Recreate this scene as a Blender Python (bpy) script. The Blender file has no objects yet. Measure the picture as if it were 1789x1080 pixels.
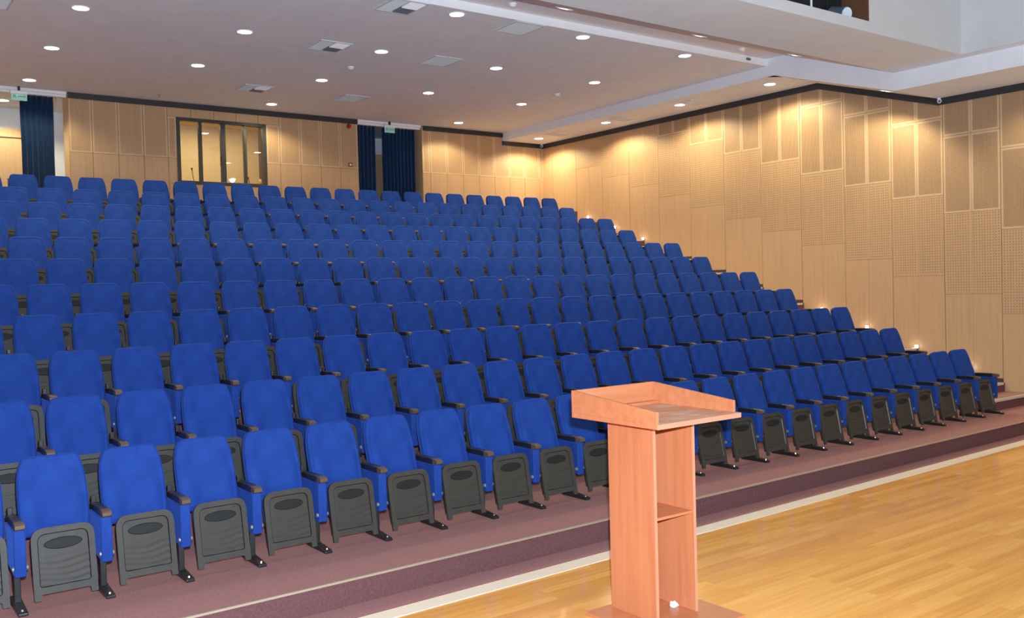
import bpy, bmesh, math, random
from mathutils import Matrix, Vector
C = bpy.context.scene.collection
D = bpy.data
random.seed(4)

# ------------------------------------------------------------------ camera, world, light level
FPX = 1629.458
CAM = Vector((-4.273, -7.435, 2.301))
_yaw, _pitch, _roll = 0.63466, -0.0235, -0.02613
_f = Vector((math.sin(_yaw)*math.cos(_pitch), math.cos(_yaw)*math.cos(_pitch), math.sin(_pitch)))
_r = Vector((math.cos(_yaw), -math.sin(_yaw), 0)); _u = _r.cross(_f)
_c, _s = math.cos(_roll), math.sin(_roll)
RIGHT, UP, FWD = _c*_r+_s*_u, -_s*_r+_c*_u, _f
cam = D.cameras.new('camera'); camo = D.objects.new('camera', cam); C.objects.link(camo)
cam.sensor_width = 36; cam.lens = FPX/1789*36; cam.clip_start = .05; cam.clip_end = 200
camo.matrix_world = Matrix(((RIGHT.x, UP.x, -FWD.x, CAM.x), (RIGHT.y, UP.y, -FWD.y, CAM.y), (RIGHT.z, UP.z, -FWD.z, CAM.z), (0, 0, 0, 1)))
bpy.context.scene.camera = camo
def project(p):
    q = Vector(p)-CAM; z = q.dot(FWD)
    return 894.5+FPX*q.dot(RIGHT)/z, 540-FPX*q.dot(UP)/z

w = D.worlds.new('world'); bpy.context.scene.world = w; w.use_nodes = True
w.node_tree.nodes['Background'].inputs[0].default_value = (.75, .8, 1, 1)
w.node_tree.nodes['Background'].inputs[1].default_value = .05
vs = bpy.context.scene.view_settings
bpy.context.scene.display_settings.display_device = 'sRGB'
vs.view_transform = 'Standard'; vs.look = 'None'; vs.gamma = 1; vs.use_curve_mapping = False
vs.exposure = 0.15

def lamp(name, kind, loc, power, colour, rot=None, parent=None, **kw):
    l = D.lights.new(name, kind); l.energy = power; l.color = colour
    for k, v in kw.items(): setattr(l, k, v)
    o = D.objects.new(name, l); C.objects.link(o); o.location = loc
    if rot: o.rotation_euler = rot
    if parent: o.parent = parent
    return o
WARM = (1, .885, .58)
# the photographer's flash, just above the lens
lamp('camera_flash', 'SPOT', CAM+UP*.2+RIGHT*.06+FWD*.02, 3400, (.82, .97, 1.20), rot=camo.matrix_world.to_euler(), shadow_soft_size=.03,
     spot_size=math.radians(96), spot_blend=.35)
# cool fill lamps added on the unseen stage side
lamp('stage_overhead_fill', 'AREA', (2.7, -8.2, 5.5), 40, (.86, .92, 1), rot=(math.radians(18), 0, 0), shape='RECTANGLE', size=9, size_y=1.6)  # overhead fill added for the stage floor and lectern top
lamp('stage_rear_fill', 'AREA', (2.7, -11.5, .9), 520, (.72, .92, 1), rot=(math.radians(152), 0, 0), shape='RECTANGLE', size=10, size_y=2)  # low fill added, aimed up to brighten the ceiling

# ------------------------------------------------------------------ materials
def mat(name, col, rough=.5, metal=0, spec=None, sheen=0, emit=None, estr=0):
    m = D.materials.new(name); m.use_nodes = True
    b = m.node_tree.nodes['Principled BSDF']
    b.inputs['Base Color'].default_value = (*col, 1); b.inputs['Roughness'].default_value = rough
    b.inputs['Metallic'].default_value = metal
    if spec is not None: b.inputs['Specular IOR Level'].default_value = spec
    if sheen:
        b.inputs['Sheen Weight'].default_value = sheen; b.inputs['Sheen Roughness'].default_value = .4
    if emit:
        b.inputs['Emission Color'].default_value = (*emit, 1); b.inputs['Emission Strength'].default_value = estr
    return m
def N(m, t, **kw):
    n = m.node_tree.nodes.new(t)
    for k, v in kw.items(): setattr(n, k, v)
    return n
def L(m, a, b): m.node_tree.links.new(a, b)
def coords(m, scale=(1, 1, 1), kind='Object', rot=(0, 0, 0)):
    tc = N(m, 'ShaderNodeTexCoord'); mp = N(m, 'ShaderNodeMapping')
    mp.inputs['Scale'].default_value = scale; mp.inputs['Rotation'].default_value = rot
    L(m, tc.outputs[kind], mp.inputs['Vector']); return mp.outputs['Vector']
def ramp(m, fac, stops):
    r = N(m, 'ShaderNodeValToRGB')
    while len(r.color_ramp.elements) < len(stops): r.color_ramp.elements.new(.5)
    for e, (p, c) in zip(r.color_ramp.elements, stops): e.position = p; e.color = (*c, 1)
    L(m, fac, r.inputs['Fac']); return r.outputs['Color']
def math_(m, op, a, b=None, c=None):
    n = N(m, 'ShaderNodeMath', operation=op)
    for i, v in enumerate((a, b, c)):
        if v is None: continue
        if isinstance(v, (int, float)): n.inputs[i].default_value = v
        else: L(m, v, n.inputs[i])
    return n.outputs[0]
def bsdf(m): return m.node_tree.nodes['Principled BSDF']
def bump(m, h, strength=.3, dist=.01):
    b = N(m, 'ShaderNodeBump'); b.inputs['Strength'].default_value = strength; b.inputs['Distance'].default_value = dist
    L(m, h, b.inputs['Height']); L(m, b.outputs[0], bsdf(m).inputs['Normal'])
def noisy(name, c1, c2, scale=(8, 8, 8), rough=.6, detail=4, kind='Object', bmp=0, sheen=0, spec=None, bdist=.004, lo=.3, hi=.7):
    m = mat(name, c1, rough, sheen=sheen, spec=spec)
    n = N(m, 'ShaderNodeTexNoise'); n.inputs['Scale'].default_value = 1; n.inputs['Detail'].default_value = detail
    L(m, coords(m, scale, kind), n.inputs['Vector'])
    L(m, ramp(m, n.outputs['Fac'], [(lo, c1), (hi, c2)]), bsdf(m).inputs['Base Color'])
    if bmp: bump(m, n.outputs['Fac'], bmp, bdist)
    return m

M_velvet = noisy('blue_velvet', (.0105, .036, .184), (.0155, .050, .24), (9, 9, 6), .8, 5, bmp=.08, sheen=.28, spec=.08)
bsdf(M_velvet).inputs['Sheen Tint'].default_value = (.10, .25, 1, 1)
M_plastic = noisy('grey_seat_plastic', (.033, .029, .022), (.041, .036, .027), (14, 14, 14), .55, spec=.3)
M_rim = noisy('grey_rim_plastic', (.036, .032, .025), (.043, .038, .029), (14, 14, 14), .55, spec=.3)
M_black = mat('black_plastic', (.010, .010, .012), .4)
M_armpad = noisy('dark_brown_arm_cap', (.075, .045, .028), (.10, .06, .036), (30, 30, 30), .5)
M_steel = mat('black_steel', (.012, .012, .013), .35)
M_bolt = mat('dull_bolt', (.22, .21, .17), .5, .3)
M_chrome = mat('bright_steel', (.75, .75, .72), .22, 1)
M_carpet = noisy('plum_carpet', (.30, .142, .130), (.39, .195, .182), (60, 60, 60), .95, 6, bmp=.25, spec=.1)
M_carpet_shade = noisy('plum_carpet_riser_shade', (.108, .047, .047), (.148, .066, .066), (60, 60, 60), .95, 6, bmp=.25, spec=.1)  # same carpet as the treads, riser shade put into the colour
M_brass = mat('brass_nosing', (.48, .40, .30), .4, .6)
M_white = noisy('white_paint', (.80, .82, .85), (.84, .86, .89), (3, 3, 3), .75)
M_ceil = noisy('ceiling_paint', (.79, .86, .90), (.83, .90, .94), (2.5, 2.5, 2.5), .8)
M_cream = noisy('cream_paint', (.66, .52, .27), (.70, .56, .30), (2, 2, 2), .75)
M_trim = mat('dark_grey_trim', (.028, .029, .034), .5)
M_skirt = noisy('dark_skirting', (.050, .042, .032), (.07, .058, .045), (10, 10, 10), .5)
M_alu = mat('dark_grey_aluminium', (.075, .078, .075), .38, .55)
M_curtain = noisy('navy_curtain', (.006, .022, .062), (.010, .033, .090), (40, 40, 4), .85, 4, sheen=.2, spec=.1)
M_joint = mat('dark_joint', (.13, .075, .04), .8)
M_strip = noisy('pale_border_board', (.57, .385, .218), (.61, .42, .245), (1.2, 9, 9), .5)
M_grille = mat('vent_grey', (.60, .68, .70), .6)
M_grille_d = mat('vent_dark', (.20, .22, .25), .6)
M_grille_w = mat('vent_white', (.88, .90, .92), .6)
M_red = mat('red_plastic', (.42, .02, .02), .35)
M_lens = mat('lit_lens', (1, .95, .85), .4, emit=(1, .9, .76), estr=14)
M_stepl = mat('lit_step_lens', (1, .95, .9), .4, emit=(1, .9, .8), estr=14)

def wood_board(name, light, dark, grain=(1, 1, .04), scale=24, rough=.45, spec=.4):
    m = mat(name, light, rough, spec=spec)
    v = coords(m, tuple(scale*g for g in grain))
    n = N(m, 'ShaderNodeTexNoise'); n.inputs['Scale'].default_value = 1; n.inputs['Detail'].default_value = 6; n.inputs['Roughness'].default_value = .62
    L(m, v, n.inputs['Vector'])
    col = ramp(m, n.outputs['Fac'], [(.25, dark), (.5, tuple((a+b)/2*1.02 for a, b in zip(light, dark))), (.75, light)])
    L(m, col, bsdf(m).inputs['Base Color'])
    return m, col
BEECH, BEECH_D = (.57, .362, .198), (.49, .302, .158)
M_beech, _ = wood_board('beech_board', BEECH, BEECH_D, rough=.42)
def perforated(name, axis, pitch, rad, hole=(.27, .17, .09), light=BEECH, dark=BEECH_D):
    m, col = wood_board(name, light, dark)
    sx = N(m, 'ShaderNodeSeparateXYZ'); tc = N(m, 'ShaderNodeTexCoord'); L(m, tc.outputs['Object'], sx.inputs[0])
    def fr(o):
        a = math_(m, 'FRACT', math_(m, 'DIVIDE', o, pitch)); a = math_(m, 'SUBTRACT', a, .5); return math_(m, 'MULTIPLY', a, a)
    d = math_(m, 'ADD', fr(sx.outputs[axis]), fr(sx.outputs[2]))
    k = math_(m, 'LESS_THAN', d, rad*rad)
    mx = N(m, 'ShaderNodeMix', data_type='RGBA'); L(m, k, mx.inputs[0]); L(m, col, mx.inputs[6]); mx.inputs[7].default_value = (*hole, 1)
    L(m, mx.outputs[2], bsdf(m).inputs['Base Color']); return m
M_perf_r = perforated('beech_board_drilled', 1, .046, .22)
M_fine_r = perforated('beech_board_fine_drilled', 1, .016, .33, hole=(.13, .085, .05))
M_fine_b = perforated('beech_board_fine_drilled_rear', 0, .016, .27)

# stage parquet
M_parquet = mat('oak_strip_floor', (.6, .36, .14), .22, spec=.5)
def _parquet(m):
    br = N(m, 'ShaderNodeTexBrick'); br.offset = .37; br.inputs['Scale'].default_value = 1
    br.inputs['Brick Width'].default_value = 1.1; br.inputs['Row Height'].default_value = .085; br.inputs['Mortar Size'].default_value = .0012
    br.inputs['Color1'].default_value = (0, 0, 0, 1); br.inputs['Color2'].default_value = (1, 1, 1, 1); br.inputs['Mortar'].default_value = (.35, .35, .35, 1)
    br.inputs['Bias'].default_value = 0
    L(m, coords(m), br.inputs['Vector'])
    n = N(m, 'ShaderNodeTexNoise'); n.inputs['Scale'].default_value = 1; n.inputs['Detail'].default_value = 6; n.inputs['Distortion'].default_value = .6
    L(m, coords(m, (1.6, 26, 1)), n.inputs['Vector'])
    mixv = math_(m, 'ADD', math_(m, 'MULTIPLY', br.outputs['Color'], .42), math_(m, 'MULTIPLY', n.outputs['Fac'], .75))
    L(m, ramp(m, mixv, [(.2, (.66, .275, .058)), (.55, (.80, .37, .080)), (.95, (.92, .485, .130))]), bsdf(m).inputs['Base Color'])
    n2 = N(m, 'ShaderNodeTexNoise'); n2.inputs['Scale'].default_value = 3
    L(m, coords(m), n2.inputs['Vector'])
    L(m, math_(m, 'ADD', math_(m, 'MULTIPLY', n2.outputs['Fac'], .12), .08), bsdf(m).inputs['Roughness'])
    bump(m, br.outputs['Fac'], .15, .002)
_parquet(M_parquet)
M_border = noisy('pale_oak_border', (.86, .72, .54), (.90, .78, .62), (2, 20, 2), .3)
M_cherry, _ = wood_board('cherry_laminate', (.58, .212, .091), (.46, .145, .057), grain=(1, 1, .05), scale=20, rough=.38)
M_cherry_h, _ = wood_board('cherry_laminate_flat', (.58, .212, .091), (.46, .145, .057), grain=(.06, 1, 1), scale=22, rough=.32)
M_cherry_e = noisy('cherry_edge_band', (.56, .22, .125), (.60, .25, .145), (6, 6, 6), .4)
M_worn = noisy('worn_lectern_top', (.50, .22, .12), (.56, .42, .35), (5, 9, 5), .35, 5, lo=.40, hi=.68)
M_door = wood_board('door_wood', (.60, .40, .22), (.52, .33, .17))[0]

# ------------------------------------------------------------------ mesh helpers
def finish(name, bm, mats, parent=None, smooth=False, loc=None, bevel=0, seg=2):
    bmesh.ops.recalc_face_normals(bm, faces=bm.faces)
    me = D.meshes.new(name); bm.to_mesh(me); bm.free()
    for m in (mats if isinstance(mats, (list, tuple)) else [mats]): me.materials.append(m)
    if smooth:
        for p in me.polygons: p.use_smooth = True
    o = D.objects.new(name, me); C.objects.link(o)
    if parent: o.parent = parent
    if loc: o.location = loc
    if bevel:
        b = o.modifiers.new('bevel', 'BEVEL'); b.width = bevel; b.segments = seg; b.limit_method = 'ANGLE'
    return o
def box(bm, x0, x1, y0, y1, z0, z1, mi=0):
    v = [bm.verts.new(p) for p in ((x0, y0, z0), (x1, y0, z0), (x1, y1, z0), (x0, y1, z0), (x0, y0, z1), (x1, y0, z1), (x1, y1, z1), (x0, y1, z1))]
    for f in ((0, 3, 2, 1), (4, 5, 6, 7), (0, 1, 5, 4), (1, 2, 6, 5), (2, 3, 7, 6), (3, 0, 4, 7)):
        bm.faces.new([v[i] for i in f]).material_index = mi
def quad(bm, pts, mi=0):
    bm.faces.new([bm.verts.new(p) for p in pts]).material_index = mi
def prism(bm, poly, axis, a0, a1, mi=0):
    def P(p, a): return (a, p[0], p[1]) if axis == 0 else ((p[0], a, p[1]) if axis == 1 else (p[0], p[1], a))
    A = [bm.verts.new(P(p, a0)) for p in poly]; B = [bm.verts.new(P(p, a1)) for p in poly]
    bm.faces.new(A).material_index = mi; bm.faces.new(B[::-1]).material_index = mi
    for i in range(len(poly)):
        j = (i+1) % len(poly); bm.faces.new((A[i], B[i], B[j], A[j])).material_index = mi
def cyl(bm, base, axis, r0, r1, h, n=16, mi=0, cap=True):
    base = Vector(base); ax = Vector(axis).normalized()
    t = Vector((1, 0, 0)) if abs(ax.x) < .9 else Vector((0, 1, 0))
    e1 = ax.cross(t).normalized(); e2 = ax.cross(e1)
    A, B = [], []
    for i in range(n):
        a = 2*math.pi*i/n; d = e1*math.cos(a)+e2*math.sin(a)
        A.append(bm.verts.new(base+d*r0)); B.append(bm.verts.new(base+ax*h+d*r1))
    for i in range(n):
        j = (i+1) % n; bm.faces.new((A[i], A[j], B[j], B[i])).material_index = mi
    if cap:
        bm.faces.new(A[::-1]).material_index = mi; bm.faces.new(B).material_index = mi
def lathe(bm, prof, c, n=20, mi=0):           # profile (r, z) about a vertical axis at c
    rings = []
    for r, z in prof:
        rings.append([bm.verts.new((c[0]+r*math.cos(2*math.pi*i/n), c[1]+r*math.sin(2*math.pi*i/n), c[2]+z)) for i in range(n)])
    for a, b in zip(rings, rings[1:]):
        for i in range(n):
            j = (i+1) % n; bm.faces.new((a[i], a[j], b[j], b[i])).material_index = mi
    for rg in (rings[0], rings[-1]):
        bm.faces.new(rg).material_index = mi
def tube(bm, pts, r, n=8):
    pts = [Vector(p) for p in pts]; rings = []
    for i, p in enumerate(pts):
        d = (pts[min(i+1, len(pts)-1)]-pts[max(i-1, 0)]).normalized()
        t = Vector((0, 1, 0)) if abs(d.y) < .9 else Vector((1, 0, 0))
        e1 = d.cross(t).normalized(); e2 = d.cross(e1)
        rings.append([bm.verts.new(p+(e1*math.cos(2*math.pi*k/n)+e2*math.sin(2*math.pi*k/n))*r) for k in range(n)])
    for a, b in zip(rings, rings[1:]):
        for k in range(n): bm.faces.new((a[k], a[(k+1) % n], b[(k+1) % n], b[k]))
    bm.faces.new(rings[0][::-1]); bm.faces.new(rings[-1])
def tag(o, label, cat, group=None):
    o['label'] = label; o['category'] = cat
    if group: o['group'] = group
    return o
def struct(name, bm, mats, **kw):
    o = finish(name, bm, mats, **kw); o['kind'] = 'structure'; return o
def thing(name, loc, label, cat, group=None):
    o = D.objects.new(name, None); o.empty_display_size = .1; C.objects.link(o); o.location = loc
    return tag(o, label, cat, group)
def copy_tree(o, parent=None):
    c = o.copy(); C.objects.link(c)
    if parent: c.parent = parent
    for ch in list(o.children): copy_tree(ch, c)
    return c
def inset(poly, d):                             # shrink a convex outline by d along its normals
    n = len(poly); out = []
    for i in range(n):
        p0, p1, p2 = Vector(poly[i-1]), Vector(poly[i]), Vector(poly[(i+1) % n])
        t = (p2-p0).normalized(); nrm = Vector((-t.y, t.x)); out.append(p1+nrm*d)
    return out
def round_poly(corners, rad, k=6):              # counter-clockwise polygon with rounded corners
    out = []; n = len(corners)
    for i in range(n):
        p0, p, p2 = Vector(corners[i-1]), Vector(corners[i]), Vector(corners[(i+1) % n])
        r = rad[i] if isinstance(rad, (list, tuple)) else rad
        a = p+(p0-p).normalized()*r; b = p+(p2-p).normalized()*r
        for q in range(k+1):
            t = q/k; out.append((a*(1-t)**2+p*2*t*(1-t)+b*t*t))
    return out
def resample(poly, step):
    out = []; n = len(poly)
    for i in range(n):
        a, b = Vector(poly[i]), Vector(poly[(i+1) % n]); m = max(1, int((b-a).length/step))
        out += [a+(b-a)*q/m for q in range(m)]
    return out

# ------------------------------------------------------------------ levels and plan
WX, WY = 11.4, 12.26             # right wall, rear wall
LX = -5.95                       # left wall
Z_MAIN, Z_SOF, Z_FSOF, Z_WELL, Z_FLAT = 6.305, 6.10, 5.37, 5.665, 6.43
CX, CXL = 10.05, -4.65           # where the main ceiling meets the side soffits
PITCH, RISE1, RISE = 1.043, .3105, .32990
FLOOR1 = .20
def row_floor(r): return FLOOR1 if r == 1 else FLOOR1+RISE1+(r-2)*RISE
def row_y(r): return (r-1)*PITCH
NROW = 11
def nose_y(x): return -1.233+.0178*x
# ------------------------------------------------------------------ floors
bm = bmesh.new()
def edge_y(x): return -1.655+.0262*x
quad(bm, [(LX, -13, 0), (WX+.3, -13, 0), (WX+.3, edge_y(WX), 0), (LX, edge_y(LX), 0)])
quad(bm, [(LX, -13, -.15), (WX+.3, -13, -.15), (WX+.3, 1, -.15), (LX, 1, -.15)])
struct('floor', bm, M_parquet)
bm = bmesh.new()                 # pale border board between parquet and carpet
prism(bm, [(LX, edge_y(LX)), (WX, edge_y(WX)), (WX, edge_y(WX)+.155), (LX, edge_y(LX)+.175)], 2, -.05, .004)
struct('trim_1', bm, M_border)
bm = bmesh.new()                 # carpeted tiers, 0 = treads, 1 = risers
quad(bm, [(LX, edge_y(LX)+.17, .002), (WX, edge_y(WX)+.15, .002), (WX, nose_y(WX)+.02, .002), (LX, nose_y(LX)+.02, .002)], 0)
SE = 9.97                        # side of the seating block
y1 = row_y(2)-.62
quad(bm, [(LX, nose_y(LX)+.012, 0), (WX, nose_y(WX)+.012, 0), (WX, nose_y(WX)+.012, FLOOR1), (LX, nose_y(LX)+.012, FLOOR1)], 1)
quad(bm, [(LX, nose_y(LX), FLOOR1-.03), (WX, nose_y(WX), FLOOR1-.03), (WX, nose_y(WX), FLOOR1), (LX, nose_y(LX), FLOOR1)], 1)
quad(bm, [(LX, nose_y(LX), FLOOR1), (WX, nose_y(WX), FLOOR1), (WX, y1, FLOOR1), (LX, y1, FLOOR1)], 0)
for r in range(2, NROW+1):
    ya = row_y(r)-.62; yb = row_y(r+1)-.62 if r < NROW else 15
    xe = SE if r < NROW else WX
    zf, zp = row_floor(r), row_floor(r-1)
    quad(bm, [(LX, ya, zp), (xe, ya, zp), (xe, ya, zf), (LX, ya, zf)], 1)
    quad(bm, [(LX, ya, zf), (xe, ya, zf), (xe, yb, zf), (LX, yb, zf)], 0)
# aisle stairs along the right wall, two steps to a tier
steps = []
z = FLOOR1; y = -.30
for k in range(0, 13):
    for dz, yy in ((.365+.33*k, -.30+.975*k), (.51+.33*k, .14+.975*k)):
        steps.append((yy, dz))
top = row_floor(NROW)
steps = [s for s in steps if s[1] < top+.05]
pz = FLOOR1
for i, (yy, sz) in enumerate(steps):
    ye = steps[i+1][0] if i+1 < len(steps) else 15
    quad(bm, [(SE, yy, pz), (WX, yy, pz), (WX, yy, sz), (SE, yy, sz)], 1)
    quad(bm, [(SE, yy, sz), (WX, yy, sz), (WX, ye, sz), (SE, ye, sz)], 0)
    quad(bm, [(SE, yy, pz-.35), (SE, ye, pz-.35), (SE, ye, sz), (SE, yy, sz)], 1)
    pz = sz
struct('tiered_floor', bm, [M_carpet, M_carpet_shade])
bm = bmesh.new()                 # metal nosing of the front edge
prism(bm, [(LX, nose_y(LX)-.01), (WX, nose_y(WX)-.01), (WX, nose_y(WX)+.008), (LX, nose_y(LX)+.008)], 2, FLOOR1-.012, FLOOR1+.004)
struct('trim_2', bm, M_brass)
bm = bmesh.new()                 # nosings of the aisle stairs
for yy, sz in steps:
    box(bm, SE, WX-.08, yy-.012, yy+.03, sz-.03, sz+.006)
struct('trim_3', bm, mat('pale_nosing', (.52, .45, .38), .4))

# ------------------------------------------------------------------ right wall with stepped panel columns
def wall_top(y):
    if y > 3.63: return Z_SOF
    if y < 1.21: return Z_FSOF
    return Z_FSOF+(y-1.21)/(3.63-1.21)*(Z_SOF-Z_FSOF)
def panel(bm, mk, a0, a1, z0, z1, kind, side, plane, ga=.004, gb=.004):
    """one board: 0 plain, 1 drilled, 2 fine drilled; mk maps (along, out, z) to a point"""
    if z1-z0 < .03 or a1-a0 < .03: return
    g = .004; t = .02
    a0 += ga; a1 -= gb; z0 += g*.6; z1 -= g*.6
    fr = [(a0, z0), (a1, z0), (a1, z1), (a0, z1)]
    F = [bm.verts.new(mk(a, t, z)) for a, z in fr]; B = [bm.verts.new(mk(a, 0, z)) for a, z in fr]
    for i in range(4):
        j = (i+1) % 4; bm.faces.new((F[i], F[j], B[j], B[i])).material_index = 0
    if kind == 0: bm.faces.new(F).material_index = 0; return
    bs = .022 if kind == 1 else .034; bt = .02 if kind == 1 else .036
    inn = [(a0+bs, z0+bt), (a1-bs, z0+bt), (a1-bs, z1-bt), (a0+bs, z1-bt)]
    if inn[1][0]-inn[0][0] < .02 or inn[2][1]-inn[0][1] < .02: bm.faces.new(F).material_index = 0; return
    G = [bm.verts.new(mk(a, t, z)) for a, z in inn]
    for i in range(4):
        j = (i+1) % 4; bm.faces.new((F[i], F[j], G[j], G[i])).material_index = 3 if kind == 2 else 0
    bm.faces.new(G).material_index = kind
bm = bmesh.new()
prism(bm, [(-13, -.2), (WY+.6, -.2), (WY+.6, 6.7), (-13, 6.7)], 0, WX, WX+.3, 4)
mkr = lambda a, o, z: (WX-o, a, z)
CW = .975; Y0 = .165
for k in range(-14, 13):
    ya = Y0+CW*k; yb = min(ya+CW, WY); base = .575+.33*k
    zs = [base, 1.98+.33*k, 3.37+.33*k, 4.70+.33*k, 6.06+.33*k, 7.5+.33*k]
    kinds = [0, 1, 2, 2, 2]
    zb = base
    if k == -1: zb = .365
    if k < -1: zb = FLOOR1 if ya > -1.3 else 0
    for h in range(2):
        a, b = ya+h*CW/2, min(ya+(h+1)*CW/2, WY)
        if b-a < .05: continue
        for z0, z1, kd in zip(zs, zs[1:], kinds):
            z0 = max(z0, zb if kd == 0 else z0); z1 = min(z1, wall_top(b)+.1)
            if kd == 0 and k < -1: z0 = zb
            if z1 > z0+.04: panel(bm, mkr, a, b, z0, z1, kd, 0, WX, .005 if h == 0 else .0015, .0015 if h == 0 else .005)
struct('wall_right', bm, [M_beech, M_perf_r, M_fine_r, M_strip, M_joint])
bm = bmesh.new()                 # stepped skirting of the stairs
for k in range(0, 12):
    ya = Y0+CW*k; base = .575+.33*k
    box(bm, WX-.025, WX, ya, min(ya+CW, WY), base-.12, base)
    box(bm, WX-.0255, WX, ya, ya+.11, base-.33, base-.0005)
struct('baseboard_right', bm, M_skirt)
bm = bmesh.new()                 # dark crown trim under the soffit, following its slope
prof = [(WY-.02, Z_SOF), (3.63, Z_SOF), (1.21, Z_FSOF), (-13, Z_FSOF)]
for (ya, za), (yb, zb) in zip(prof, prof[1:]):
    prism(bm, [(ya, za), (yb, zb), (yb, zb-.115), (ya, za-.115)], 0, WX-.05, WX+.01)
struct('trim_4', bm, M_trim)

# ------------------------------------------------------------------ rear wall, booth, vestibules
TOP = Z_MAIN; ZL = row_floor(NROW)
A0, A1, B0 = -.345, 5.868, 7.615        # two openings either side of the middle panelled part
WIN = (1.71, 3.645, 4.628, 6.006)       # booth window: x0, x1, z0, z1
bm = bmesh.new(); J = 4
box(bm, A0, WIN[0], WY, WY+.45, ZL-.5, TOP+.1, J); box(bm, WIN[1], A1, WY, WY+.45, ZL-.5, TOP+.1, J)
box(bm, WIN[0], WIN[1], WY, WY+.45, ZL-.5, WIN[2], J); box(bm, WIN[0], WIN[1], WY, WY+.45, WIN[3], TOP+.1, J)
box(bm, B0, WX, WY, WY+.45, ZL-.5, TOP+.1, J); box(bm, LX, -2.1, WY, WY+.45, ZL-.5, TOP+.1, J)
mkb = lambda a, o, z: (a, WY-o, z)
def rear_panels(x0, x1, hole=None, ztop=TOP-.02):
    a = .56-.485*20
    while a < x1:
        p, q = max(a, x0), min(a+.485, x1)
        if q-p > .04:
            rects = [(p, q, ZL, 5.15, 0), (p, q, 5.15, ztop, 2)]
            for (r0, r1, z0, z1, kd) in rects:
                if hole and r1 > hole[0] and r0 < hole[1]:
                    if z0 < hole[2]: panel(bm, mkb, r0, r1, z0, min(z1, hole[2]), kd, 0, 0)
                    if z1 > hole[3]: panel(bm, mkb, r0, r1, max(z0, hole[3]), z1, 0, 0, 0)
                    if r0 < hole[0]: panel(bm, mkb, r0, hole[0], max(z0, hole[2]), min(z1, hole[3]), kd, 0, 0)
                    if r1 > hole[1]: panel(bm, mkb, hole[1], r1, max(z0, hole[2]), min(z1, hole[3]), kd, 0, 0)
                else: panel(bm, mkb, r0, r1, z0, z1, kd, 0, 0)
        a += .485
rear_panels(A0, A1, WIN); rear_panels(B0, WX-.02); rear_panels(LX, -2.1)
for xa, xb in ((A0-.003, A0), (A1, A1+.003), (B0-.003, B0)):       # faced jambs of the openings
    box(bm, xa, xb, WY-.02, WY+.45, ZL, TOP, 3)
struct('wall_back', bm, [M_beech, M_beech, M_fine_b, M_strip, M_joint])
bm = bmesh.new()
box(bm, A0, A1, WY-.045, WY+.01, TOP-.115, TOP-.005); box(bm, B0+.03, CX, WY-.045, WY+.01, TOP-.115, TOP-.005)
box(bm, CX-.02, WX-.03, WY-.045, WY+.01, Z_SOF-.11, Z_SOF)
struct('trim_5', bm, M_trim)
bm = bmesh.new()                 # white curtain pelmets over the openings
for xa, xb in ((-2.1, A0-.02), (A1+.02, B0-.02)):
    box(bm, xa, xb, WY-.02, WY+.1, TOP-.055, TOP); box(bm, xa, xb, WY+.02, WY+.14, TOP-.10, TOP-.055)
struct('trim_6', bm, M_white)
bm = bmesh.new()                 # vestibules behind the openings
VB = 14.5
for xa, xb in ((-3.2, .45), (5.3, 9.2)):
    quad(bm, [(xa, VB, ZL), (xb, VB, ZL), (xb, VB, TOP), (xa, VB, TOP)])
    quad(bm, [(xa, WY+.45, ZL), (xa, VB, ZL), (xa, VB, TOP), (xa, WY+.45, TOP)])
    quad(bm, [(xb, WY+.45, ZL), (xb, VB, ZL), (xb, VB, TOP), (xb, WY+.45, TOP)])
struct('wall_vestibule', bm, M_white)
bm = bmesh.new()                 # booth behind the window
bx0, bx1, by1 = .6, 5.1, 14.8
quad(bm, [(bx0, by1, ZL), (bx1, by1, ZL), (bx1, by1, TOP), (bx0, by1, TOP)])
quad(bm, [(bx0, WY+.45, ZL), (bx0, by1, ZL), (bx0, by1, TOP), (bx0, WY+.45, TOP)])
quad(bm, [(bx1, WY+.45, ZL), (bx1, by1, ZL), (bx1, by1, TOP), (bx1, WY+.45, TOP)])
quad(bm, [(bx0, WY+.455, TOP-.01), (bx1, WY+.455, TOP-.01), (bx1, by1, TOP-.01), (bx0, by1, TOP-.01)])
quad(bm, [(bx0, WY+.455, ZL), (WIN[0], WY+.455, ZL), (WIN[0], WY+.455, TOP), (bx0, WY+.455, TOP)])
quad(bm, [(WIN[1], WY+.455, ZL), (bx1, WY+.455, ZL), (bx1, WY+.455, TOP), (WIN[1], WY+.455, TOP)])
struct('wall_booth', bm, M_cream)
lamp('booth_ceiling_lamp', 'AREA', (2.7, 13.7, TOP-.06), 46, (1, .82, .50), rot=(0, 0, 0), shape='RECTANGLE', size=2.6, size_y=.5)

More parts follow.
